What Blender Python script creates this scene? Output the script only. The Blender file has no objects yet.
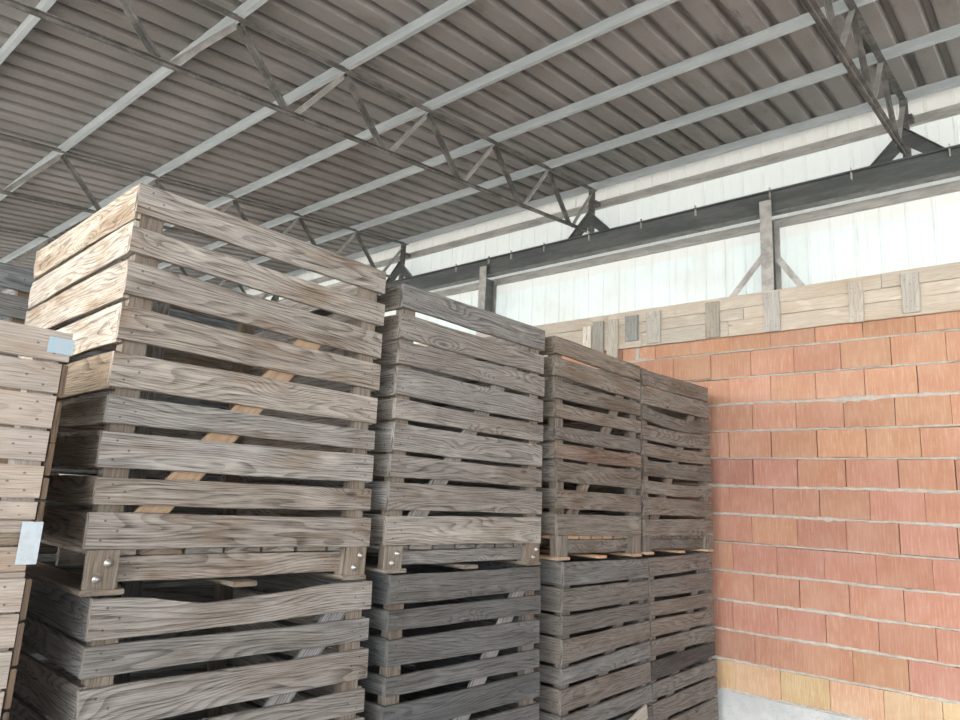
import bpy, math, random
from mathutils import Vector
R = random.Random(11)
ZO = 0.35                      # floor of the hall lies 0.35 below the first brick course
scn = bpy.context.scene
col = scn.collection

# ---------------------------------------------------------------- materials
def newmat(name):
    m = bpy.data.materials.new(name); m.use_nodes = True
    nt = m.node_tree; nt.nodes.clear()
    out = nt.nodes.new('ShaderNodeOutputMaterial'); b = nt.nodes.new('ShaderNodeBsdfPrincipled')
    nt.links.new(b.outputs[0], out.inputs[0])
    b.inputs['Specular IOR Level'].default_value = .25
    return m, nt, b
class G:
    def __init__(s, nt): s.nt = nt
    def lk(s, a, b): s.nt.links.new(a, b)
    def setin(s, sock, v):
        if isinstance(v, bpy.types.NodeSocket): s.lk(v, sock)
        else: sock.default_value = v
    def math(s, op, a, b=0.0, c=None, clamp=False):
        n = s.nt.nodes.new('ShaderNodeMath'); n.operation = op; n.use_clamp = clamp
        s.setin(n.inputs[0], a); s.setin(n.inputs[1], b)
        if c is not None: s.setin(n.inputs[2], c)
        return n.outputs[0]
    def map(s, v, a, b, c=0.0, d=1.0):
        n = s.nt.nodes.new('ShaderNodeMapRange'); n.interpolation_type = 'SMOOTHSTEP'
        s.setin(n.inputs[0], v); n.inputs[1].default_value = a; n.inputs[2].default_value = b
        n.inputs[3].default_value = c; n.inputs[4].default_value = d
        return n.outputs[0]
    def noise(s, vec, scale=1.0, detail=3.0, rough=.55, dist=0.0):
        n = s.nt.nodes.new('ShaderNodeTexNoise'); s.lk(vec, n.inputs['Vector'])
        n.inputs['Scale'].default_value = scale; n.inputs['Detail'].default_value = detail
        n.inputs['Roughness'].default_value = rough; n.inputs['Distortion'].default_value = dist
        return n.outputs[0]
    def scale(s, vec, sx, sy, sz=1.0):
        n = s.nt.nodes.new('ShaderNodeMapping'); s.lk(vec, n.inputs[0]); n.inputs['Scale'].default_value = (sx, sy, sz)
        return n.outputs[0]
    def mix(s, f, a, b, mode='MIX'):
        n = s.nt.nodes.new('ShaderNodeMix'); n.data_type = 'RGBA'; n.blend_type = mode
        s.setin(n.inputs[0], f)
        for i, v in ((6, a), (7, b)):
            if isinstance(v, bpy.types.NodeSocket): s.lk(v, n.inputs[i])
            else: n.inputs[i].default_value = (*v, 1)
        return n.outputs[2]
    def uv(s, name='UVMap'):
        n = s.nt.nodes.new('ShaderNodeUVMap'); n.uv_map = name; return n.outputs[0]
    def obj(s):
        n = s.nt.nodes.new('ShaderNodeTexCoord'); return n.outputs['Object']
    def attr(s, name):
        n = s.nt.nodes.new('ShaderNodeAttribute'); n.attribute_name = name; return n.outputs['Color']
    def bump(s, b, h, strength=.3, dist=.004):
        n = s.nt.nodes.new('ShaderNodeBump'); s.lk(h, n.inputs['Height'])
        n.inputs['Strength'].default_value = strength; n.inputs['Distance'].default_value = dist
        s.lk(n.outputs[0], b.inputs['Normal'])
    def sep(s, v):
        n = s.nt.nodes.new('ShaderNodeSeparateXYZ'); s.lk(v, n.inputs[0]); return n.outputs

def wood(name, light, dark, stain, stain_amt=.5, ring=.5, rough=.85, nails=True, streak=.6):
    m, nt, b = newmat(name); g = G(nt)
    uv = g.uv(); u, v, _ = g.sep(uv)
    # knots: sparse voronoi cells stretched along the board
    vo = nt.nodes.new('ShaderNodeTexVoronoi'); vo.inputs['Scale'].default_value = 1.0; g.lk(g.scale(uv, 2.3, 7.0), vo.inputs['Vector'])
    vd = vo.outputs['Distance']; vs = g.sep(vo.outputs['Color'])[0]
    isk = g.math('GREATER_THAN', vs, .62)
    near = g.math('MULTIPLY', g.map(vd, .0, .45, 1.0, 0.0), isk)
    # growth rings: contour lines of a noise stretched along the board
    h = g.noise(g.scale(uv, 1.0, 6.5), 1.0, 1.5, .45)
    h = g.math('ADD', g.math('MULTIPLY', h, 20.0), g.math('MULTIPLY', near, 4.0))
    h = g.math('ADD', h, g.math('MULTIPLY', v, 62.0))
    saw = g.math('FRACT', h)
    ringv = g.math('MULTIPLY', g.map(saw, .35, .95), g.map(saw, .95, 1.0, 1.0, 0.0))
    fine = g.noise(g.scale(uv, 7.0, 260.0), 1.0, 4.0, .7)
    coarse = g.noise(g.scale(uv, 2.2, 55.0), 1.0, 5.0, .7)
    blot = g.noise(g.scale(uv, 1.5, 5.0), 1.0, 3.0, .6)
    d = g.math('ADD', g.math('MULTIPLY', ringv, ring), g.math('MULTIPLY', g.map(coarse, .38, .72), streak))
    d = g.math('ADD', d, g.math('MULTIPLY', g.map(fine, .42, .72), .75))
    d = g.math('MULTIPLY', d, .8, clamp=True)
    c = g.mix(d, light, dark)
    c = g.mix(g.math('MULTIPLY', g.map(blot, .46, .66), stain_amt), c, stain, 'MULTIPLY')
    c = g.mix(g.math('MULTIPLY', g.map(g.noise(g.scale(uv, 2.6, 9.0, 1.0), 1.0, 3.0), .56, .74), .35), c, tuple(min(1, x * 1.5 + .03) for x in light))
    core = g.math('MULTIPLY', g.map(vd, .035, .10, 1.0, 0.0), isk)
    c = g.mix(g.math('MULTIPLY', core, .65), c, tuple(x * .45 for x in dark))
    c = g.mix(1.0, c, g.attr('tint'), 'MULTIPLY')
    if nails:
        e, w, _ = g.sep(g.uv('ends'))
        cover = None
        for (eu, ew) in ((.045, .22), (.052, .78), (.095, .5)):
            a = g.math('DIVIDE', g.math('SUBTRACT', e, eu), .0045); q = g.math('DIVIDE', g.math('SUBTRACT', w, ew), .036)
            rr = g.math('ADD', g.math('MULTIPLY', a, a), g.math('MULTIPLY', q, q))
            k = g.map(rr, .4, 1.6, 1.0, 0.0)
            cover = k if cover is None else g.math('MAXIMUM', cover, k)
        c = g.mix(g.math('MULTIPLY', cover, .6), c, (.03, .026, .022))
    g.lk(c, b.inputs['Base Color']); b.inputs['Roughness'].default_value = rough
    g.bump(b, g.math('SUBTRACT', g.math('MULTIPLY', fine, -.5), g.math('MULTIPLY', d, .8)), .7, .003)
    return m

W = {}
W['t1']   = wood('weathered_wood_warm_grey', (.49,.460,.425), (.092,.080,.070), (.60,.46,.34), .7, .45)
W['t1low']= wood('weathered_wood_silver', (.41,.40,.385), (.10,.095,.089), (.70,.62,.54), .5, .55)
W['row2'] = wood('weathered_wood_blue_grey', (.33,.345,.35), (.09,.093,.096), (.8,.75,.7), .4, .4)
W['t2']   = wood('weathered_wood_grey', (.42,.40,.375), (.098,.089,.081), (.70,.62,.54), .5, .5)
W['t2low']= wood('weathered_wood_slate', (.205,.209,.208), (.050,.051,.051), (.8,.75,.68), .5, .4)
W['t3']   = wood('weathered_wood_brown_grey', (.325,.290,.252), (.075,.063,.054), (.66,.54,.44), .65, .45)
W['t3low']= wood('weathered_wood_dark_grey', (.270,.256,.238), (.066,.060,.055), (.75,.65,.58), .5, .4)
W['t0']   = wood('pale_tan_wood', (.60,.53,.465), (.29,.235,.195), (.75,.62,.50), .5, .3, streak=.35)
W['end0'] = wood('brown_board_wood', (.22,.165,.12), (.08,.058,.042), (.6,.5,.4), .5, .3)
W['fresh']= wood('fresh_orange_wood', (.60,.43,.29), (.42,.27,.165), (.85,.75,.65), .3, .25, nails=False)
W['foot'] = wood('worn_post_wood', (.36,.31,.255), (.13,.105,.082), (.62,.5,.38), .5, .3, nails=False)
W['par']  = wood('beige_parapet_wood', (.70,.64,.55), (.43,.37,.30), (.85,.74,.60), .4, .25, nails=False, streak=.4)
W['cleat']= wood('worn_cleat_wood', (.68,.645,.58), (.31,.28,.24), (.85,.75,.65), .4, .35)

def metal(name, c, c2, metallic=.0, rough=.6, scale=6.0, stretch=(1,1,1), lo=.4, hi=.65):
    m, nt, b = newmat(name); g = G(nt)
    o = g.scale(g.obj(), *stretch)
    n1 = g.noise(o, scale, 6.0, .65); n2 = g.noise(o, scale * 9, 3.0, .6)
    f = g.math('ADD', g.math('MULTIPLY', g.map(n1, lo, hi), .7), g.math('MULTIPLY', g.map(n2, .5, .75), .3))
    g.lk(g.mix(f, c, c2), b.inputs['Base Color'])
    b.inputs['Metallic'].default_value = metallic; b.inputs['Roughness'].default_value = rough
    g.bump(b, n2, .15, .002)
    return m
M_galv  = metal('galvanised_steel', (.52,.57,.59), (.66,.70,.72), .15, .45, 3.0, (.6,4,4))
M_truss = metal('dirty_truss_steel', (.12,.119,.112), (.30,.29,.27), .1, .65, 5.0)
M_strut = metal('lit_strut_steel', (.40,.395,.38), (.60,.59,.565), .1, .6, 5.0)  # light falling on the struts is put into this paler colour
M_beam  = metal('dark_painted_beam', (.115,.125,.122), (.19,.20,.195), .1, .5, 4.0, (.5,3,3))
M_edge  = metal('rubbed_flange_steel', (.26,.26,.245), (.14,.145,.14), .2, .5, 8.0)
M_col   = metal('weathered_column_steel', (.60,.585,.555), (.30,.29,.27), .1, .65, 7.0)
M_girt  = metal('chalky_grey_girt', (.53,.52,.49), (.35,.34,.315), .1, .7, 5.0, (.7,3,3))
M_bolt  = metal('bright_zinc_bolt', (.55,.54,.52), (.35,.33,.31), .7, .4, 30.0)
M_tag   = metal('pale_blue_metal', (.42,.56,.66), (.50,.56,.60), .2, .5, 40.0)
M_plate = metal('pale_galvanised_plate', (.60,.69,.75), (.52,.56,.58), .2, .5, 30.0)

def sheet_white():
    m, nt, b = newmat('white_wall_sheeting'); g = G(nt)
    o = g.obj(); x, y, z = g.sep(o)
    n = g.noise(g.scale(o, 1.5, 1, 1.2), 1.5, 4.0, .6); n2 = g.noise(g.scale(o, 14, 1, 1.2), 1.0, 3.0, .6)
    c = g.mix(g.map(n, .42, .70), (.78,.85,.83), (.73,.77,.73))
    c = g.mix(g.math('MULTIPLY', g.map(n2, .52, .78), .35), c, (.60,.57,.50))
    # the strip above the seam is an older, creamier sheet
    zz = g.math('ADD', z, g.math('MULTIPLY', n2, .06))
    c = g.mix(g.map(zz, 4.19 + ZO, 4.22 + ZO, 0.0, .75), c, (.78,.775,.73))
    c = g.mix(g.map(zz, 4.62 + ZO, 4.63 + ZO, 0.0, .6), c, (.76,.80,.77))
    c = g.mix(g.map(zz, 5.09 + ZO, 5.12 + ZO, 0.0, .8), c, (.70,.68,.63))
    g.lk(c, b.inputs['Base Color']); b.inputs['Roughness'].default_value = .55
    tr = nt.nodes.new('ShaderNodeBsdfTranslucent'); g.lk(c, tr.inputs[0]); mx = nt.nodes.new('ShaderNodeMixShader'); mx.inputs[0].default_value = .30
    out = [n for n in nt.nodes if n.type == 'OUTPUT_MATERIAL'][0]
    g.lk(b.outputs[0], mx.inputs[1]); g.lk(tr.outputs[0], mx.inputs[2]); g.lk(mx.outputs[0], out.inputs[0])
    return m
def roof_mat():
    m, nt, b = newmat('fibre_cement_roofing'); g = G(nt)
    o = g.obj()
    big = g.noise(o, .5, 4.0, .6); st = g.noise(g.scale(o, 3.0, .7, 1), 1.3, 6.0, .7); sp = g.noise(o, 60, 3.0, .7); dk = g.noise(g.scale(o, 9.0, 1.0, 1), 1.0, 5.0, .7)
    c = g.mix(g.map(big, .35, .65), (.275,.26,.245), (.36,.345,.33))
    c = g.mix(g.math('MULTIPLY', g.map(st, .5, .75), .5), c, (.115,.092,.076))
    c = g.mix(g.math('MULTIPLY', g.map(dk, .60, .74), .55), c, (.06,.048,.04))
    c = g.mix(g.math('MULTIPLY', g.map(sp, .5, .8), .4), c, (.46,.445,.42))
    g.lk(c, b.inputs['Base Color']); b.inputs['Roughness'].default_value = .9
    g.bump(b, sp, .3, .003)
    return m
def brick_mat():
    m, nt, b = newmat('hollow_clay_block'); g = G(nt)
    uv = g.uv(); u, v, _ = g.sep(uv); o = g.obj()
    w = g.math('SINE', g.math('MULTIPLY', u, 2 * math.pi / .0135))
    n = g.noise(o, 3.0, 5.0, .65); n2 = g.noise(g.scale(uv, 70, 5), 1.0, 3.0, .7); n3 = g.noise(o, 16, 5.0, .7)
    c = g.mix(g.map(n, .35, .68), (.50,.262,.170), (.56,.330,.228))
    c = g.mix(g.math('MULTIPLY', g.map(n2, .45, .70), .5), c, (.68,.46,.345))
    c = g.mix(g.math('MULTIPLY', g.map(w, .2, 1.0), g.math('MULTIPLY', g.map(n3, .3, .6), .16)), c, (.40,.15,.085))
    c = g.mix(1.0, c, g.attr('tint'), 'MULTIPLY')
    sm = g.math('MULTIPLY', g.map(n3, .60, .74), g.map(g.noise(o, 1.7, 3.0, .6), .48, .64))
    c = g.mix(g.math('MULTIPLY', sm, .7), c, (.60,.54,.47))
    g.lk(c, b.inputs['Base Color']); b.inputs['Roughness'].default_value = .85
    g.bump(b, g.math('ADD', g.math('MULTIPLY', w, .5), n3), .35, .003)
    return m
def stone_mat(name, a, c2, sc=5.0):
    m, nt, b = newmat(name); g = G(nt); o = g.obj()
    n = g.noise(o, sc, 6.0, .65); n2 = g.noise(o, sc * 12, 3.0, .7)
    c = g.mix(g.map(n, .35, .68), a, c2)
    c = g.mix(g.math('MULTIPLY', g.map(n2, .5, .8), .4), c, tuple(x * .6 for x in a))
    g.lk(c, b.inputs['Base Color']); b.inputs['Roughness'].default_value = .92
    g.bump(b, n2, .5, .006)
    return m
M_white = sheet_white(); M_roof = roof_mat(); M_brick = brick_mat()
M_mortar = stone_mat('grey_mortar', (.58,.54,.49), (.45,.42,.385), 14.0)
M_deep = stone_mat('raked_joint_mortar', (.26,.22,.19), (.18,.15,.13), 14.0)
M_conc = stone_mat('concrete_plinth', (.50,.52,.53), (.62,.63,.63), 4.0)
M_floor = stone_mat('hall_concrete', (.20,.195,.185), (.27,.262,.25), 1.2)
M_earth = stone_mat('yard_concrete', (.50,.48,.45), (.58,.56,.52), .4)

# ---------------------------------------------------------------- mesh builder
class MB:
    def __init__(s, origin=(0, 0, 0)):
        s.v = []; s.f = []; s.uv = []; s.e = []; s.t = []; s.o = Vector(origin)
    def vert(s, p, t=(1, 1, 1)):
        s.v.append((p[0] - s.o.x, p[1] - s.o.y, p[2] - s.o.z)); s.t.append(t); return len(s.v) - 1
    def face(s, idx, uvs=None, es=None):
        s.f.append(idx)
        s.uv += uvs if uvs else [(s.v[i][0], s.v[i][2]) for i in idx]
        s.e += es if es else [(9, 9)] * len(idx)
    def build(s, name, m, parent=None, smooth=False):
        me = bpy.data.meshes.new(name); me.from_pydata(s.v, [], s.f); me.update()
        a = me.uv_layers.new(name='UVMap'); a.data.foreach_set('uv', [c for p in s.uv for c in p])
        a = me.uv_layers.new(name='ends'); a.data.foreach_set('uv', [c for p in s.e for c in p])
        a = me.color_attributes.new('tint', 'FLOAT_COLOR', 'POINT'); a.data.foreach_set('color', [c for p in s.t for c in (*p, 1)])
        me.materials.append(m)
        o = bpy.data.objects.new(name, me); col.objects.link(o)
        if parent: o.parent = parent
        else: o.location = s.o
        if smooth:
            for p in me.polygons: p.use_smooth = True
        return o
    def box(s, a, b, t=(1, 1, 1), axis=0):
        (x0, y0, z0), (x1, y1, z1) = a, b
        P = [(x0,y0,z0),(x1,y0,z0),(x1,y1,z0),(x0,y1,z0),(x0,y0,z1),(x1,y0,z1),(x1,y1,z1),(x0,y1,z1)]
        i = [s.vert(p, t) for p in P]; so = R.random() * 50
        for q in ((0,3,2,1),(4,5,6,7),(0,1,5,4),(1,2,6,5),(2,3,7,6),(3,0,4,7)):
            n = {(0,3,2,1):2,(4,5,6,7):2,(0,1,5,4):1,(1,2,6,5):0,(2,3,7,6):1,(3,0,4,7):0}[q]
            au = axis if axis != n else (axis + 1) % 3
            av = 3 - au - n
            s.face([i[k] for k in q], [(P[k][au] + so, P[k][av] + so) for k in q])
    def prism(s, pts, d, t=(1, 1, 1)):
        """closed polygon pts extruded by vector d"""
        n = len(pts); d = Vector(d)
        a = [s.vert(Vector(p), t) for p in pts]; b = [s.vert(Vector(p) + d, t) for p in pts]
        L = d.length
        s.face(a[::-1]); s.face(b)
        acc = 0; so = R.random() * 20
        for k in range(n):
            k2 = (k + 1) % n; w = (Vector(pts[k2]) - Vector(pts[k])).length
            s.face([a[k], a[k2], b[k2], b[k]], [(so, acc), (so, acc + w), (so + L, acc + w), (so + L, acc)]); acc += w
    def bar(s, p, q, w, h, side, t=(1, 1, 1)):
        """rectangular bar from p to q; side = width direction"""
        p, q = Vector(p), Vector(q); d = (q - p); sd = Vector(side).normalized(); up = d.cross(sd).normalized()
        s.prism([p - sd*w/2 - up*h/2, p + sd*w/2 - up*h/2, p + sd*w/2 + up*h/2, p - sd*w/2 + up*h/2], d, t)
    def angle(s, p, q, a, th, side, flip=1):
        """steel angle (L section) from p to q"""
        p, q = Vector(p), Vector(q); d = (q - p); sd = Vector(side).normalized(); up = d.cross(sd).normalized() * flip
        P = [p, p + sd*a, p + sd*a + up*th, p + sd*th + up*th, p + sd*th + up*a, p + up*a]
        s.prism(P, d)
    def plank(s, fb, ft, nrm, th, length, width, seg=10, tint=(1, 1, 1), ch=.0028, jag=.0018, warp=.003):
        """fb(t), ft(t): lower and upper edge of the outer face, t in 0..1; nrm: outward normal"""
        nrm = Vector(nrm); so = R.random() * 90; sv = R.random() * 90
        ph = [R.random() * 6.28 for _ in range(6)]; wa = R.uniform(-warp, warp)
        rings = []
        for k in range(seg + 1):
            t = k / seg; b, tp = Vector(fb(t)), Vector(ft(t)); up = (tp - b).normalized()
            j1 = jag * (math.sin(t*7 + ph[0]) + .6*math.sin(t*17 + ph[1])); j2 = jag * (math.sin(t*6 + ph[2]) + .6*math.sin(t*19 + ph[3]))
            off = nrm * (wa * math.sin(math.pi * t)); b = b + up*j1 + off; tp = tp + up*j2 + off
            w = (tp - b).length; inn = -nrm * th
            P = [b + up*ch, tp - up*ch, tp - nrm*ch, tp + inn + nrm*ch, tp + inn - up*ch, b + inn + up*ch, b + inn + nrm*ch, b - nrm*ch]
            acc = [ch, w - ch, w, w + th, w + th + ch, 2*w + th, 2*w + th + ch, 2*w + 2*th, 2*w + 2*th + ch*2]
            rings.append(([s.vert(p, tint) for p in P], acc, t, w))
        for k in range(seg):
            A, ac, t0, w0 = rings[k]; B, bc, t1, w1 = rings[k + 1]
            for i in range(8):
                j = (i + 1) % 8
                uvs = [(so + t0*length, sv + ac[i]), (so + t1*length, sv + bc[i]), (so + t1*length, sv + bc[i+1]), (so + t0*length, sv + ac[i+1])]
                es = None
                if i == 0:
                    e0 = min(t0, 1-t0)*length; e1 = min(t1, 1-t1)*length
                    es = [(e0, 0), (e1, 0), (e1, 1), (e0, 1)]
                f = [A[i], B[i], B[j], A[j]]
                s.face(f, uvs, es)
        for rg, rev in ((rings[0], False), (rings[-1], True)):
            idx = list(rg[0]); uvs = [(so + (p % 3)*.003, sv + p*.004) for p in range(8)]
            if rev: idx = idx[::-1]; uvs = uvs[::-1]
            s.face(idx, uvs)
def tag(o, label, cat, group=None):
    o['label'] = label; o['category'] = cat
    if group: o['group'] = group
    return o
def struct(o):
    o['kind'] = 'structure'; return o
def empty(name, loc, label, cat, group=None):
    o = bpy.data.objects.new(name, None); col.objects.link(o); o.location = loc; o.empty_display_size = .2
    return tag(o, label, cat, group)
def vary(a=.16, warm=.05):
    k = R.uniform(1 - a, 1 + a); w = R.uniform(-warm, warm)
    return (k * (1 + w), k, k * (1 - w))
def lerp(a, b, t): return a + (b - a) * t

# ---------------------------------------------------------------- crates
def disc(mb, c, r, h, n=10):
    """dome-headed bolt facing +X"""
    c = Vector(c); prev = None
    for (rr, dx) in ((r*1.7, 0), (r*1.7, h*.25), (r, h*.3), (r*.85, h*.8), (r*.35, h)):
        ring = [mb.vert(c + Vector((dx, rr*math.cos(a*2*math.pi/n), rr*math.sin(a*2*math.pi/n)))) for a in range(n)]
        if prev:
            for i in range(n): mb.face([prev[i], prev[(i+1) % n], ring[(i+1) % n], ring[i]])
        prev = ring
    mb.face(prev)

def crate(label, X, ylt, ylb, yrt, yrb, L, Rr, zskid, depth, mat, group, foot=None, skid=None, brace=None, floor=None,
          bolts=False, bow={}, sag=None, foot_w=.085, brace_at=None, post_m=None, tints={}, name='slatted_crate', skew=0.0, side=None, side_far=None, side_tints={}):
    """X: outer plane of the front; ylt.. : left/right edge at top/bottom; L, Rr: (top, bottom) heights of the slats"""
    zt = max(L[0][0], Rr[0][0]); zb = L[-1][1]
    org = ((X - depth/2), (ylb + yrb)/2, zskid + ZO)
    root = empty(name, org, label, 'crate', group)
    foot = foot or W['foot']; skid = skid or foot; floor = floor or mat
    yl = lambda z: lerp(ylb, ylt, (z - zb)/(zt - zb)); yr = lambda z: lerp(yrb, yrt, (z - zb)/(zt - zb))
    TH = .022
    def panel(nm, xo, nx, jz=0.0, with_bow=True, parent=root, m=mat):
        mb = MB(org)
        for i, ((lt, lb), (rt, rb)) in enumerate(zip(L, Rr)):
            a, b = (R.uniform(-jz, jz), R.uniform(-jz, jz)) if i else (-.003, -.003)
            bw = bow.get(i, 0) if with_bow else 0
            sg = sag if (sag and i == 0 and with_bow) else None
            e0, e1 = R.uniform(-.006, .004), R.uniform(-.004, .008)
            lt, rt, lb, rb = lt - .002, rt - .002, lb + .003, rb + .003
            def fb(t, lb=lb, rb=rb): return (xo, lerp(yl(lb) + e0, yr(rb) + e1, t), lerp(lb + a, rb + b, t) - bw*math.sin(math.pi*t) + ZO)
            def ft(t, lt=lt, rt=rt):
                z = lerp(lt + a, rt + b, t) - bw*math.sin(math.pi*t)
                if sg: z -= sg(t)
                return (xo, lerp(yl(lt) + e0, yr(rt) + e1, t), z + ZO)
            tn = tints.get(i, vary()) if with_bow else vary()
            mb.plank(fb, ft, (nx, 0, 0), TH, yrt - ylt, lt - lb, 12, tn)
        return mb.build(nm, m, parent)
    panel('front_panel', X, 1)
    panel('back_panel', X - depth, -1, .008, False)
    for nm, yf, sgn, HH in (('end_panel', yl, -1, L), ('end_panel', yr, 1, Rr)):
        mb = MB(org)
        for i, (t_, b_) in enumerate(HH):
            tF, bF = t_, b_
            if sgn < 0 and side and i < len(side):
                t_, b_ = side[i]; tF, bF = side_far[i]
            a, b = (R.uniform(-.004, .004), R.uniform(-.008, .008)) if i else (-.003, -.004)
            if side and sgn < 0 and i < len(side): a, b = (-.002, -.003)
            y = lambda z: yf(z)
            x0, x1 = X - TH - .001, X - depth + TH + .001
            if sgn < 0:
                fb = lambda t: (lerp(x1, x0, t), y(b_) + .003, lerp(bF + b, b_ + a, t) + ZO)
                ft = lambda t: (lerp(x1, x0, t), y(t_) + .003, lerp(tF + b, t_ + a, t) + ZO)
            else:
                fb = lambda t: (lerp(x1, x0, t), y(b_) - .003, lerp(bF + b, b_ + a, t) + ZO)
                ft = lambda t: (lerp(x1, x0, t), y(t_) - .003, lerp(tF + b, t_ + a, t) + ZO)
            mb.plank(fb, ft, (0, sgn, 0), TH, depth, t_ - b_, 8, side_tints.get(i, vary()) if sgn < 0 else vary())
        mb.build(nm, mat, root)
    # corner posts run down to become the feet
    post_m = post_m or foot
    zs = zskid + .02
    for fx in (0, 1):
        for sy in (0, 1):
            mb = MB(org)
            xa = X - TH - .002 - .055 if fx == 0 else X - depth + TH + .002
            def yy(z, off): return (yl(z) + TH + .005 + off) if sy == 0 else (yr(z) - TH - .005 - off)
            zz = (zs, zb + .04, zt - .03)
            wd = (.10, .085, .085)
            P = []
            for k, z in enumerate(zz):
                y0, y1 = sorted((yy(z, 0), yy(z, wd[k])))
                P.append([(xa, y0, z + ZO), (xa + .055, y0, z + ZO), (xa + .055, y1, z + ZO), (xa, y1, z + ZO)])
            tn = vary(.1); idx = [[mb.vert(p, tn) for p in q] for q in P]; so = R.random()*30
            for k in range(2):
                for i in range(4):
                    j = (i+1) % 4
                    mb.face([idx[k][i], idx[k][j], idx[k+1][j], idx[k+1][i]], [(so + zz[k], so + i*.1), (so + zz[k], so + i*.1 + .09), (so + zz[k+1], so + i*.1 + .09), (so + zz[k+1], so + i*.1)])
            mb.face(idx[0][::-1]); mb.face(idx[-1])
            po = mb.build('corner_post', post_m, root)
            if fx == 0:
                fm = MB(org)      # foot block flush under the front slats
                y0, y1 = sorted((yy(zs, -.018), yy(zs, foot_w)))
                fm.box((X - TH, y0, zs + ZO), (X - .004, y1, zb - .002 + ZO), vary(.1), 2)
                fo = fm.build('foot_block', foot, root)
                if bolts:
                    w = y1 - y0
                    for fy, fz in ((.66, .66), (.36, .26)):
                        bb = MB(org); disc(bb, (X - .004, y0 + w*fy, lerp(zs, zb, fz) + ZO), .0085, .016)
                        bb.build('bolt', M_bolt, fo, True)
    # floor boards, their ends show under the lowest slat
    mb = MB(org); n = 7; ya, yb = yl(zb) + .03, yr(zb) - .03
    for k in range(n):
        a = lerp(ya, yb, k/n) + .008; b = lerp(ya, yb, (k+1)/n) - .008
        zf = zb - .004
        mb.plank(lambda t: (lerp(X - TH - .03, X - depth + .05, t), b, zf + ZO), lambda t: (lerp(X - TH - .03, X - depth + .05, t), a, zf + ZO), (0, 0, 1), .02, depth, .12, 3, vary(.2), warp=.001)
    mb.build('floor_boards', floor, root)
    for nm, xx in (('bottom_rail', X - TH - .028), ('bottom_rail', X - depth/2), ('bottom_rail', X - depth + TH + .06)):
        mb = MB(org)
        zr = zb - .028
        h = (zr - zs) * .86
        mb.plank(lambda t: (xx, lerp(ya + .09, yb - .09, t), zr - h + ZO), lambda t: (xx, lerp(ya + .09, yb - .09, t), zr + ZO), (1, 0, 0), .03, yb - ya, h, 8, vary(.1), warp=.001)
        mb.build(nm, mat, root)
    ym = (yl(zb) + yr(zb))/2
    for yc, w in ((yl(zb) + .070, .14), (ym - .005, .105), (yr(zb) - .068, .135)):
        mb = MB(org)
        mb.plank(lambda t: (lerp(X + .004, X - depth + .004, t), yc + w/2, zskid + .02 + ZO), lambda t: (lerp(X + .004, X - depth + .004, t), yc - w/2, zskid + .02 + ZO), (0, 0, 1), .019, depth, w, 4, vary(.1), ch=.004, warp=.001)
        mb.build('skid_board', skid, root)
    # diagonal brace nailed inside the front slats
    if brace is not None:
        (y0, z0), (y1, z1) = brace_at if brace_at else ((ylb + .14, zb + .03), (yrt - .10, zt - .05))
        d = Vector((0, y1 - y0, z1 - z0)).normalized(); nn = Vector((0, -d.z, d.y)) * .05
        mb = MB(org); xb = X - TH - .004
        A = Vector((xb, y0, z0 + ZO)); B = Vector((xb, y1, z1 + ZO))
        mb.plank(lambda t: A.lerp(B, t) - nn, lambda t: A.lerp(B, t) + nn, (1, 0, 0), .02, 1.4, .1, 6, vary(.08), warp=.001)
        mb.build('diagonal_brace', brace, root)
        # upright in the middle of the back
        mb = MB(org); mb.box((X - depth + TH + .002, ym - .05, zb + ZO), (X - depth + TH + .03, ym + .05, zt - .06 + ZO), vary(.1), 2)
        mb.build('middle_upright', mat, root)
    if skew:
        for o in root.children_recursive:
            for v in o.data.vertices: v.co.y += skew*(depth/2 - v.co.x)/depth
    return root

def ext(lst, n=9, zend=-.205):
    """continue a list of slats down to the foot"""
    k = n - len(lst); z = lst[-1][1]; p = (z - zend) / k
    return lst + [(z - i*p - .022, z - (i+1)*p) for i in range(k)]

G_up = None
D = 1.28
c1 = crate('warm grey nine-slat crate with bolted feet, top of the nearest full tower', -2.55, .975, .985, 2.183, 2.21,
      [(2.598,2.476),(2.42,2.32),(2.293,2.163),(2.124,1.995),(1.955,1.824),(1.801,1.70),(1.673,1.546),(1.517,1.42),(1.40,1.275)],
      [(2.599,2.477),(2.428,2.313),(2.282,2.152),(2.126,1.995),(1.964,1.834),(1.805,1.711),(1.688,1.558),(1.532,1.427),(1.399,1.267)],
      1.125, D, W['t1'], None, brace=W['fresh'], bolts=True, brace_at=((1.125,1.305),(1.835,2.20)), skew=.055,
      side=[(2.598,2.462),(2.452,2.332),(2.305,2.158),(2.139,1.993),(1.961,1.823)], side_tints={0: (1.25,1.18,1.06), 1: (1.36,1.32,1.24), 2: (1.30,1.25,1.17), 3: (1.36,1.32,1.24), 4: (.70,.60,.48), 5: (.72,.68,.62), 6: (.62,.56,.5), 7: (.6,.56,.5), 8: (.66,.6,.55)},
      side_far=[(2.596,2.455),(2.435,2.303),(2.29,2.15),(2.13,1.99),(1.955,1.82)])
def wav(t):
    return .040*math.exp(-((t - .36)/.16)**2) + .018*math.exp(-((t - .62)/.14)**2)
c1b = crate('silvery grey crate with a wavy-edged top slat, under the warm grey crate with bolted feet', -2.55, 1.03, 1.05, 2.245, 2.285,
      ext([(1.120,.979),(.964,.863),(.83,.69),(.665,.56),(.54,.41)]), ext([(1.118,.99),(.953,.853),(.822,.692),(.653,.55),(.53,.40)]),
      -.35, D, W['t1low'], None, brace=W['t1low'], sag=wav, skew=.05)
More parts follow.
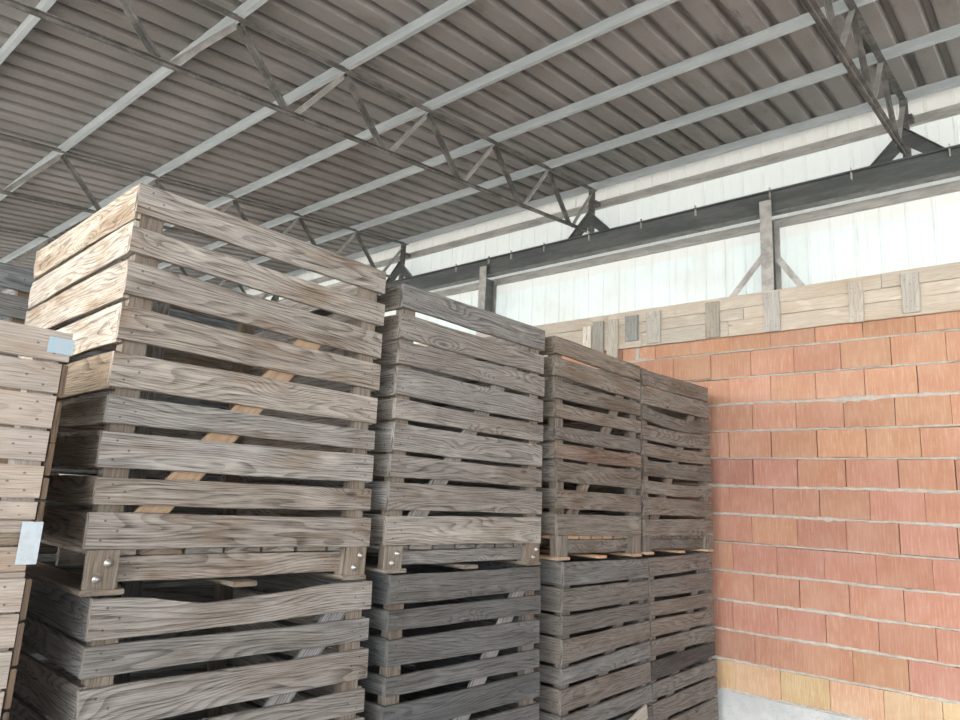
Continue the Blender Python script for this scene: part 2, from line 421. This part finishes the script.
c2 = crate('mid grey nine-slat crate, upper one of the second tower from the left foreground', -2.55, 2.312, 2.32, 3.545, 3.576,
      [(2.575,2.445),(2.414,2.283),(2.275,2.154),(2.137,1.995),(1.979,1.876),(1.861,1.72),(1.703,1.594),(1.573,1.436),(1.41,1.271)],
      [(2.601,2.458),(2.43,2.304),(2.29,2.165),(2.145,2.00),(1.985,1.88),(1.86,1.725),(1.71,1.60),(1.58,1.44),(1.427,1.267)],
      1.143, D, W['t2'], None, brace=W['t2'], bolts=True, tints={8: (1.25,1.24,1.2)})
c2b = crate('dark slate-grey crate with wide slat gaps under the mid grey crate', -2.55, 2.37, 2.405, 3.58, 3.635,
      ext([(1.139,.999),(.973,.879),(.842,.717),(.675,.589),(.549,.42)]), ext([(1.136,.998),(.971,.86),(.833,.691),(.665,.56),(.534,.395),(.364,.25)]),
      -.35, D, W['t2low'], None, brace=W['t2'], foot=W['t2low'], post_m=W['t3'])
c3 = crate('brownish grey crate on pale orange skid boards, left of the two far upper crates', -2.55, 3.66, 3.755, 4.82, 4.855,
      [(2.591,2.473),(2.452,2.323),(2.295,2.174),(2.15,2.055),(2.001,1.912),(1.895,1.792),(1.78,1.647),(1.601,1.479),(1.447,1.313)],
      [(2.595,2.474),(2.46,2.318),(2.30,2.20),(2.163,2.068),(2.028,1.918),(1.902,1.803),(1.785,1.648),(1.606,1.476),(1.454,1.298)],
      1.162, D, W['t3'], None, brace=W['t3'], foot=W['t3'], skid=W['fresh'], floor=W['fresh'], tints={5: (1.1,.97,.93)})
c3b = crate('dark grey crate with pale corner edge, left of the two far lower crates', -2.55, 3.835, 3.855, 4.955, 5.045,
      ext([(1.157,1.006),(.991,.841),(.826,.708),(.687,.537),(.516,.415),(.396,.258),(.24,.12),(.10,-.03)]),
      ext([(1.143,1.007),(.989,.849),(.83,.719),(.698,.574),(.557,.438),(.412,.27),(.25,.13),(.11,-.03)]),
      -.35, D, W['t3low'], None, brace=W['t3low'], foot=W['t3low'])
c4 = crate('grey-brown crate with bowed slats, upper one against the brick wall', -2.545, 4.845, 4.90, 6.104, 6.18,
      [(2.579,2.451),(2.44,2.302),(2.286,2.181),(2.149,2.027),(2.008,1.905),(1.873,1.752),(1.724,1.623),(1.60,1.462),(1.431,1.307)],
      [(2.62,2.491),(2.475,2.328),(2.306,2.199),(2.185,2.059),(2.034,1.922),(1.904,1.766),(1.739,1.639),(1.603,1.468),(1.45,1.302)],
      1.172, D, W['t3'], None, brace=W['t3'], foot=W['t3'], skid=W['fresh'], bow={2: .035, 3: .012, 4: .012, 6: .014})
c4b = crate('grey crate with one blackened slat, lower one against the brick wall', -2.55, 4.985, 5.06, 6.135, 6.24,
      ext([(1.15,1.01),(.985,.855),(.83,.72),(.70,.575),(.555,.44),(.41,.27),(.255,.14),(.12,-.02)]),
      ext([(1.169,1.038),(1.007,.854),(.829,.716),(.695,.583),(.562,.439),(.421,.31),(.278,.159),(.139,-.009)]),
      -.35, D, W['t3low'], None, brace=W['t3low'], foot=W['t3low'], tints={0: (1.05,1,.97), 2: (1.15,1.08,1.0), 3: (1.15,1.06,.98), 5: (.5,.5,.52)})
# rear row: first tower seen, the other four added so front gaps read dark
bl = [(2.60,2.47),(2.44,2.32),(2.29,2.16),(2.13,2.0),(1.96,1.83),(1.80,1.69),(1.67,1.54),(1.51,1.42),(1.40,1.27)]
lo = [(a - 1.480, b - 1.480) for a, b in bl]
for k, (y0, lab) in enumerate(((-.02, 'behind the pale tan crates'), (1.32, 'added as dark filler directly behind the warm grey crate'), (2.62, 'added as dark filler behind the mid grey crate'), (3.90, 'added as dark filler behind the crate on pale orange skids'), (5.16, 'added as dark filler nearest to the brick wall'))):
    crate('blue-grey slatted crate in the back row, upper one ' + lab, -4.2, y0, y0, y0 + 1.22, y0 + 1.22, bl, bl, 1.127, D, W['row2'], None)
    crate('blue-grey slatted crate in the back row, lower one ' + lab, -4.2, y0, y0, y0 + 1.22, y0 + 1.22, lo, lo, -.35, D, W['row2'], None)

# pale tan crates in the left foreground: lower crates, boards almost touching, end boards nailed across the ends
def tan_crate(label, zbase, tagged, X=-2.5, yl=-.42, yr=.803):
    D2 = 1.0; org = (X - D2/2, (yl + yr)/2, zbase + ZO); TH = .02
    root = empty('pale_crate', org, label, 'crate')
    hs = [(.774,.674),(.668,.570),(.563,.456),(.449,.352),(.340,.236),(.228,.172)]
    for nm, xo, nx in (('front_panel', X, 1), ('back_panel', X - D2, -1)):
        mb = MB(org)
        for i, (t_, b_) in enumerate(hs):
            e = .017 if (i == 0 and tagged) else R.uniform(-.003, .002)
            mb.plank(lambda t: (xo, lerp(yl, yr + e, t), zbase + b_ + .002 + ZO), lambda t: (xo, lerp(yl, yr + e, t), zbase + t_ + ZO), (nx, 0, 0), TH, yr - yl, t_ - b_, 10, vary(.06, .03), jag=.001)
        mb.build(nm, W['t0'], root)
    es = [(.668,.560),(.546,.416),(.412,.310),(.305,.236),(.230,.16)] if tagged else [(.77,.65),(.64,.52),(.51,.40),(.39,.28),(.27,.16)]
    for y, sgn in ((yr + .002, 1), (yl - .002, -1)):
        mb = MB(org)
        for (t_, b_) in es:
            mb.plank(lambda t: (lerp(X - D2, X - .002, t), y + sgn*.018, zbase + b_ + ZO), lambda t: (lerp(X - D2, X - .002, t), y + sgn*.018, zbase + t_ + ZO), (0, sgn, 0), .016, D2, .1, 6, vary(.1), jag=.001, warp=.001)
        mb.build('end_panel', W['end0'], root)
    for xa in (X - TH - .06, X - D2 + TH):
        for y0 in (yl + .01, yr - .08):
            mb = MB(org); mb.box((xa, y0, zbase + .10 + ZO), (xa + .058, y0 + .075, zbase + .75 + ZO), vary(.1), 2); mb.build('corner_post', W['t0'], root)
    mb = MB(org); mb.box((X - D2 + .03, yl + .01, zbase + .135 + ZO), (X - .006, yr - .004, zbase + .170 + ZO), (.85,.85,.85), 1); mb.build('floor_boards', W['t0'], root)
    for y0, w in ((yl, .14), ((yl + yr)/2 - .07, .14), (yr - .10, .10)):
        mb = MB(org); mb.box((X - D2 + .01, y0, zbase + .096 + ZO), (X - .012, y0 + w, zbase + .134 + ZO), vary(.1), 0); mb.build('foot_block', W['foot'], root)
    mb = MB(org); mb.plank(lambda t: (X, lerp(yl, yr - .004, t), zbase + .020 + ZO), lambda t: (X, lerp(yl, yr - .004, t), zbase + .094 + ZO), (1, 0, 0), .03, 1.2, .07, 8, (.92,.9,.88)); mb.build('bottom_rail', W['t0'], root)
    mb = MB(org); mb.plank(lambda t: (lerp(X + .002, X - D2, t), yr - .006, zbase + .018 + ZO), lambda t: (lerp(X + .002, X - D2, t), yl, zbase + .018 + ZO), (0, 0, 1), .017, 1.0, .1, 3, (.85,.85,.85)); mb.build('skid_board', W['t0'], root)
    if tagged:
        mb = MB(org)      # bent metal corner clip and the corner plate
        z1, z0 = zbase + .752 + ZO, zbase + .700 + ZO
        mb.prism([(X + .0015, yr - .052, z0), (X + .0015, yr + .020, z0), (X + .004, yr + .0225, z0), (X + .004, yr - .052, z0)], (0, .002, z1 - z0)); mb.build('corner_clip', M_tag, root)
        mb = MB(org)
        z1, z0 = zbase + .168 + ZO, zbase + .040 + ZO
        mb.prism([(X + .0015, yr - .036, z0), (X + .0015, yr + .022, z0), (X + .004, yr + .022, z0), (X + .004, yr - .036, z0)], (0, .001, z1 - z0)); mb.build('corner_plate', M_plate, root)
    return root
tan_crate('pale tan crate with blue metal corner clip and plate, topmost of the left foreground stack', 1.200, True)
tan_crate('brown-stained tan crate directly under the one with the metal plate', .425, False)
tan_crate('tan crate resting on the floor at the base of the left foreground stack', -.35, False)

# loose board leaning at the foot of the far stack
mb = MB((-2.4, 3.6, 0)); A = Vector((-2.32, 2.55, .055)); B = Vector((-2.505, 4.87, .455)); dd = (B - A).normalized(); sd = dd.cross(Vector((1, .08, 0))).normalized()*.05
nn = dd.cross(sd).normalized()
if nn.x < 0: nn = -nn
mb.plank(lambda t: A.lerp(B, t) - sd, lambda t: A.lerp(B, t) + sd, nn, .02, .5, .12, 4, (1, 1, 1))
tag(mb.build('loose_board', W['cleat']), 'light brown board lying tilted against the front of the far lower crates', 'board')

# ---------------------------------------------------------------- brick wall
YW = 6.41; bx0, bx1 = -9.2, 3.2
mb = MB((0, YW, ZO)); mm = MB((0, YW, ZO))
for k in range(13):
    z0 = .25*k + .012; z1 = .25*(k+1) - .006
    if k == 12: z1 = 3.16
    n0 = int((bx0 + 1.708)/.38) - 1
    off = -1.708 + (.19 if k % 2 else 0) + R.uniform(-.02, .02)
    x = off + .38*n0
    while x < bx1:
        x1 = x + .38
        if x1 > bx0:
            gp = R.choice((.0015, .002, .003, .004)); dy = R.uniform(-.003, .003)
            if k == 0: t = (R.uniform(1.06, 1.14), R.uniform(1.30, 1.40), R.uniform(1.20, 1.32))
            else:
                a = R.uniform(.90, 1.07); t = (a, a*R.uniform(.97, 1.04), a*R.uniform(.96, 1.06))
                if R.random() < .06: t = (a*1.03, a*1.12, a*1.0)
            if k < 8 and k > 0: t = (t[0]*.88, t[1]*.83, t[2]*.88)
            za = z0 + R.uniform(-.003, .003) + (ZO); zb_ = z1 + R.uniform(-.004, .003) + (ZO)
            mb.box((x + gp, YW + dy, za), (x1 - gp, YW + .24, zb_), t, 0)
        x = x1
wall = struct(mb.build('wall_back', M_brick))
# mortar beds with ragged lips
for k in range(0, 13):
    zc = .25*k + .003; xs = bx0; ph = [R.random()*6.3 for _ in range(4)]
    ring = []
    n = 420
    thick = R.uniform(.6, 1.1)
    for i in range(n + 1):
        x = lerp(bx0, bx1, i/n)
        a = thick*(.0115 + .004*math.sin(x*5.1 + ph[0]) * math.sin(x*1.3 + ph[2]) + R.uniform(-.0035, .0045))
        b = thick*(.0115 + .004*math.sin(x*4.3 + ph[1]) * math.sin(x*.9 + ph[3]) + R.uniform(-.0035, .0045))
        blob = max(0, math.sin(x*1.1 + ph[0]*3)*math.sin(x*2.7 + ph[3]) - .80)*.12*R.uniform(.3, 1.2)
        a += blob; b += blob*.7
        y = YW - .005 - R.uniform(0, .004) - blob*.08
        z = zc + ZO
        ring.append([mm.vert(p) for p in ((x, YW + .10, z - .008), (x, YW - .001, z - a), (x, y, z - a*.45), (x, y, z + b*.45), (x, YW - .001, z + b), (x, YW + .10, z + .008))])
    for i in range(n):
        for j in range(5):
            mm.face([ring[i][j], ring[i+1][j], ring[i+1][j+1], ring[i][j+1]])
# an upright mortar joint in the top course and the smear beside it
mm.box((-3.44, YW - .004, 3.00 + ZO), (-3.40, YW + .05, 3.155 + ZO)); mm.box((-3.40, YW - .003, 3.00 + ZO), (-3.30, YW + .02, 3.03 + ZO))
mo = mm.build('mortar_beds', M_mortar, None); mo.parent = wall; mo.location = (0, 0, 0)
mb = MB((0, YW, ZO)); mb.box((bx0 + .01, YW + .05, ZO), (bx1 - .01, YW + .235, 3.15 + ZO)); bo = mb.build('joint_fill', M_deep, None); bo.parent = wall; bo.location = (0, 0, 0)
mb = MB((0, YW, 0)); mb.box((bx0, YW - .012, -.05), (bx1, YW + .26, ZO - .006)); struct(mb.build('trim_1', M_conc))

# timber parapet on top of the brick wall
par = empty('plank_parapet', (0, YW - .03, 3.14 + ZO), 'beige horizontal planks with nailed cleats running along the top of the brick wall', 'parapet')
mb = MB((0, YW - .03, 3.14 + ZO))
for (z0, z1, joints) in ((3.145, 3.292, (-9.0, -5.6, -3.35, -2.45, -.2, 3.2)), (3.295, 3.405, (-9.0, -4.5, -2.30, -.55, 3.2)), (3.408, 3.535, (-9.0, -6.1, -3.75, -1.15, 1.3, 3.2))):
    for a, b in zip(joints, joints[1:]):
        mb.plank(lambda t: (lerp(a + .002, b - .002, t), YW - .045, z0 + ZO), lambda t: (lerp(a + .002, b - .002, t), YW - .045, z1 + ZO), (0, -1, 0), .024, b - a, z1 - z0, 12, vary(.08, .03))
mb.build('planks', W['par'], par)
mb = MB((0, YW - .03, 3.14 + ZO)); mb.box((-9.0, YW - .02, 3.162 + ZO), (3.2, YW + .02, 3.19 + ZO)); mb.build('wall_plate', W['par'], par)
for (x0, x1, z0, z1, tn) in ((-4.045, -3.94, 3.19, 3.43, (1.35,1.33,1.33)), (-3.92, -3.79, 3.04, 3.47, (.72,.74,.74)), (-3.745, -3.615, 3.04, 3.47, (1.0,1.0,.98)), (-3.53, -3.385, 3.21, 3.48, (.62,.68,.74)),
        (-3.285, -3.13, 3.16, 3.49, (.98,1,1)), (-2.66, -2.525, 3.15, 3.50, (.80,.80,.76)), (-2.105, -1.966, 3.14, 3.51, (.98,1.0,1.05)), (-1.40, -1.29, 3.136, 3.486, (1.05,1.03,1.0)), (-1.006, -.88, 3.165, 3.496, (.98,1.0,1.02))):
    mb = MB((0, YW - .03, 3.14 + ZO))
    tl = R.uniform(-.006, .006)
    mb.plank(lambda t: (x1 + tl*t, YW - .0725, lerp(z0, z1, t) + ZO), lambda t: (x0 + tl*t, YW - .0725, lerp(z0, z1, t) + ZO), (0, -1, 0), .024, z1 - z0, x1 - x0, 5, tn, warp=.001)
    mb.build('cleat', W['cleat'], par)

# ---------------------------------------------------------------- upper sheeting wall, girts, beam, columns
YS = 6.78
mb = MB((0, YS, 0)); x = -17.0; prof = []
while x < 5.0:
    prof += [(x, 0), (x + .008, -.012), (x + .026, -.012), (x + .034, 0), (x + .10, 0), (x + .103, -.003), (x + .107, -.003), (x + .11, 0)]
    x += .205
vb = [mb.vert((px, YS + py, 2.9 + ZO)) for px, py in prof]; vt = [mb.vert((px, YS + py, 5.40 + ZO)) for px, py in prof]
for i in range(len(prof) - 1): mb.face([vb[i], vb[i+1], vt[i+1], vt[i]])
sw = struct(mb.build('wall_back_upper', M_white)); sw.location = (0, YS, 0)

for (z0, z1, lab) in ((4.985, 5.07, 'grey horizontal sheeting rail above the dark steel beam'), (4.285, 4.37, 'pale grey horizontal sheeting rail just under the dark steel beam')):
    mb = MB((0, YS - .06, z0 + ZO)); y = YS - .055
    mb.prism([(-17, y, z0 + ZO), (-17, y, z1 + ZO), (-17, YS - .014, z1 + ZO), (-17, YS - .014, z1 - .006 + ZO), (-17, y + .006, z1 - .006 + ZO), (-17, y + .006, z0 + .006 + ZO), (-17, YS - .014, z0 + .006 + ZO), (-17, YS - .014, z0 + ZO)], (22, 0, 0))
    tag(mb.build('sheeting_rail', M_girt), lab, 'rail')

# dark I-beam along the top of the columns
by = 6.50; bz0, bz1 = 4.345, 4.585
beam = empty('steel_beam', (0, by, bz0 + ZO), 'long dark grey steel beam carrying the roof trusses along the white wall', 'beam')
def bbox(a, b, nm, m, par_, org):
    q = MB(org); q.box((a[0], a[1], a[2] + ZO), (b[0], b[1], b[2] + ZO)); return q.build(nm, m, par_)
org = (0, by, bz0 + ZO)
bbox((-17, by, bz1 - .014), (5, by + .085, bz1), 'top_flange', M_beam, beam, org)
bbox((-17, by, bz0), (5, by + .085, bz0 + .014), 'bottom_flange', M_edge, beam, org)
bbox((-17, by + .035, bz0 + .014), (5, by + .045, bz1 - .014), 'web', M_beam, beam, org)
for x in (-6.19, -5.62, -5.25, -4.746, -4.11, -3.45, -2.83, -2.08, -1.364, -.62, .1, .8):
    bbox((x, by + .003, bz1 - .08), (x + .010, by + .034, bz1 + .03), 'cleat_plate', M_col, beam, org)
for (cx, braces, lab) in ((-2.105, True, 'weathered steel column with two diagonal knee braces on the brick wall'), (-5.66, False, 'weathered steel column rising behind the mid grey crate under the beam')):
    o3 = (cx, 6.53, 3.16 + ZO); c = empty('steel_column', o3, lab, 'column')
    q = MB(o3)
    q.box((cx - .055, 6.465, 3.53 - .36 + ZO), (cx + .055, 6.475, 4.47 + ZO)); q.build('front_flange', M_col, c)
    q = MB(o3); q.box((cx - .055, 6.69, 3.17 + ZO), (cx + .055, 6.70, 4.33 + ZO)); q.build('rear_flange', M_col, c)
    q = MB(o3); q.box((cx - .005, 6.475, 3.17 + ZO), (cx + .005, 6.69, 4.33 + ZO)); q.build('web', M_beam, c)
    if braces:
        for (xa, za, xb, zb_) in ((cx - .06, 3.97, cx - .46, 3.50), (cx + .06, 3.87, cx + .30, 3.50)):
            q = MB(o3); q.angle((xa, 6.52, za + ZO), (xb, 6.52, zb_ + ZO), .058, .006, (0, 1, 0)); q.build('knee_brace', M_col, c)

# ---------------------------------------------------------------- roof
def ztop(y): return 4.635 + .114*(y - 2.05)
def zbot(y): return 4.055 + .110*(y - 1.22)
NODES = [6.63 - .9165*k for k in range(12)]
def truss(X, lab, gusset=True):
    org = (X, 6.55, 4.59 + ZO); r = empty('roof_truss', org, lab, 'truss')
    ye = -3.75
    q = MB(org)      # top chord: two angles back to back
    for s in (-1, 1):
        q.angle((X + s*.0005, ye, ztop(ye) + .02 + ZO), (X + s*.0005, 6.68, ztop(6.68) + .02 + ZO), .025, .005, (s, 0, 0), -s)
    q.build('top_chord', M_truss, r)
    q = MB(org)
    for s in (-1, 1):
        q.angle((X + s*.0005, ye, zbot(ye) - .03 + ZO), (X + s*.0005, 6.50, zbot(6.50) - .005 + ZO), .028, .005, (s, 0, 0), s)
    q.build('bottom_chord', M_truss, r)
    for k, y in enumerate(NODES):
        if k < len(NODES) - 0:
            q = MB(org); yb = y - .44
            q.angle((X - .025, yb + .02, zbot(yb) + ZO), (X - .025, y - .02, ztop(y) - .005 + ZO), .042, .005, (1, 0, 0), 1); q.build('strut', M_strut, r)
            if k > 0:
                q = MB(org); yb = y + .464
                q.angle((X - .022, y + .02, ztop(y) - .005 + ZO), (X - .022, yb - .02, zbot(yb) + ZO), .038, .005, (1, 0, 0), 1); q.build('diagonal', M_truss, r)
    q = MB(org); q.bar((X, 6.60, 4.61 + ZO), (X, 6.60, 5.18 + ZO), .06, .05, (1, 0, 0)); q.build('end_post', M_truss, r)
    q = MB(org); q.box((X - .02, 6.60, 4.98 + ZO), (X + .06, 6.70, 5.03 + ZO)); q.build('rail_cleat', M_truss, r)
    # triangular gusset standing on the beam, open in the middle
    g = MB(org); y = 6.57; za = 4.885 + ZO; zf = 4.592 + ZO
    for s in (-1, 1):
        pts = [(X, y, za), (X + s*.285, y, zf), (X + s*.15, y, zf), (X, y, zf + .135)]
        if s < 0: pts = pts[::-1]
        g.prism(pts, (0, .012, 0))
    g.build('gusset', M_beam, r)
    for s in (-1, 1):
        g = MB(org); a, b = Vector((X, 6.56, za)), Vector((X + s*.285, 6.56, zf + .005)); g.bar(a, b, .05, .006, (0, 1, 0)); g.build('gusset_flange', M_edge, r)
    return r
for X, lab in ((-.93, 'lattice roof truss nearest the right, seen steeply from below at the top right'), (-4.13, 'long lattice roof truss crossing the middle of the roof above the crates'),
               (-7.36, 'lattice roof truss ending behind the warm grey crate, next beyond the long middle one'), (-10.58, 'lattice roof truss seen over the back-row crates at far left'), (-13.8, 'most distant lattice roof truss at the far end of the hall')):
    truss(X, lab)
ords = ['first', 'second', 'third', 'fourth', 'fifth', 'sixth', 'seventh', 'eighth', 'ninth', 'tenth', 'eleventh', 'twelfth']
SL = .114
for k, y in enumerate(NODES):
    z = ztop(y) + .024 + ZO; h = .085; w = .036
    q = MB((0, y, z)); t = .004
    q.prism([(-16.5, y - w/2, z), (-16.5, y - w/2, z + h), (-16.5, y + w/2, z + h), (-16.5, y + w/2, z + h - .015), (-16.5, y + w/2 - t, z + h - .015), (-16.5, y + w/2 - t, z + h - t), (-16.5, y - w/2 + t, z + h - t),
             (-16.5, y - w/2 + t, z + t), (-16.5, y + w/2 - t, z + t), (-16.5, y + w/2 - t, z + .015), (-16.5, y + w/2, z + .015), (-16.5, y + w/2, z)], (21.5, 0, 0))
    tag(q.build('roof_purlin', M_galv), 'galvanised steel roof purlin, %s out from the white wall' % ords[k], 'purlin')
# corrugated roofing
mb = MB((0, 0, 0)); prof = []; x = -16.5; P = .222
while x < 5.0:
    for (dx, dz) in ((0, 0), (.010, -.003), (.128, -.003), (.132, 0), (.146, .060), (.152, .066), (.196, .066), (.202, .060), (.217, .002)):
        prof.append((x + dx, dz))
    x += P
def roofz(y): return ztop(y) + .024 + .085 + ZO + .008
ys = (-3.9, 6.95)
rows = [[mb.vert((px, y, roofz(y) + dz)) for px, dz in prof] for y in ys]
for i in range(len(prof) - 1): mb.face([rows[0][i], rows[1][i], rows[1][i+1], rows[0][i+1]])
ro = struct(mb.build('ceiling', M_roof, None, False)); so = ro.modifiers.new('thickness', 'SOLIDIFY'); so.thickness = .007; so.offset = 1

mb = MB((-17, 0, 0)); mb.box((-17.1, -4.2, 0), (-17.0, YS + .1, 4.2)); struct(mb.build('wall_left_added', M_girt))  # unseen end wall, added to cut fill light and keep gaps dark
# ground
mb = MB((0, 0, 0)); mb.box((-17, -4.2, -.12), (7, YS + .3, 0)); struct(mb.build('floor', M_floor))
mb = MB((0, 0, 0))
i = [mb.vert(p) for p in ((-80, -80, -.03), (80, -80, -.03), (80, 60, -.03), (-80, 60, -.03))]; mb.face(i); struct(mb.build('ground', M_earth))

# ---------------------------------------------------------------- light
w = bpy.data.worlds.new('overcast'); scn.world = w; w.use_nodes = True; nt = w.node_tree; nt.nodes.clear(); g = G(nt)
out = nt.nodes.new('ShaderNodeOutputWorld'); bg = nt.nodes.new('ShaderNodeBackground'); g.lk(bg.outputs[0], out.inputs[0])
tc = nt.nodes.new('ShaderNodeTexCoord'); x, y, z = g.sep(tc.outputs['Generated'])
dot = g.math('ADD', g.math('MULTIPLY', x, -.20), g.math('MULTIPLY', y, -.98))
f = g.map(dot, .25, 1.0)
g.lk(g.mix(f, (.84,.91,1.0), (1.0,.975,.93)), bg.inputs['Color'])
st = g.math('ADD', g.math('MULTIPLY', f, 8.5), .75)
g.lk(g.math('ADD', st, g.map(y, .1, .9, 0.0, .9)), bg.inputs['Strength'])

sl = bpy.data.lights.new('sun', 'SUN'); sl.energy = 7.0; sl.angle = math.radians(12); sl.color = (1, .97, .92)
sun = bpy.data.objects.new('sun', sl); col.objects.link(sun); sun.location = (0, -10, 12)
sun.rotation_euler = Vector((-.10, -.50, .86)).to_track_quat('Z', 'Y').to_euler()
# ---------------------------------------------------------------- camera
cam = bpy.data.cameras.new('camera'); co = bpy.data.objects.new('camera', cam); col.objects.link(co)
yaw, pitch, roll = math.radians(131.05156), math.radians(11.42164), math.radians(2.95595); fpx = 698.76
F = Vector((math.cos(pitch)*math.cos(yaw), math.cos(pitch)*math.sin(yaw), math.sin(pitch)))
r0 = F.cross(Vector((0, 0, 1))).normalized(); u0 = r0.cross(F)
rv = r0*math.cos(roll) + u0*math.sin(roll); uvv = -r0*math.sin(roll) + u0*math.cos(roll)
from mathutils import Matrix
mt = Matrix((rv, uvv, -F)).transposed().to_4x4(); mt.translation = (0, 0, 1.5 + ZO)
co.matrix_world = mt
cam.sensor_width = 36; cam.lens = 36*fpx/960; cam.clip_start = .05; cam.clip_end = 300
scn.camera = co
vs = scn.view_settings; vs.view_transform = 'Standard'; vs.look = 'None'; vs.gamma = 1; vs.use_curve_mapping = False; vs.exposure = .6
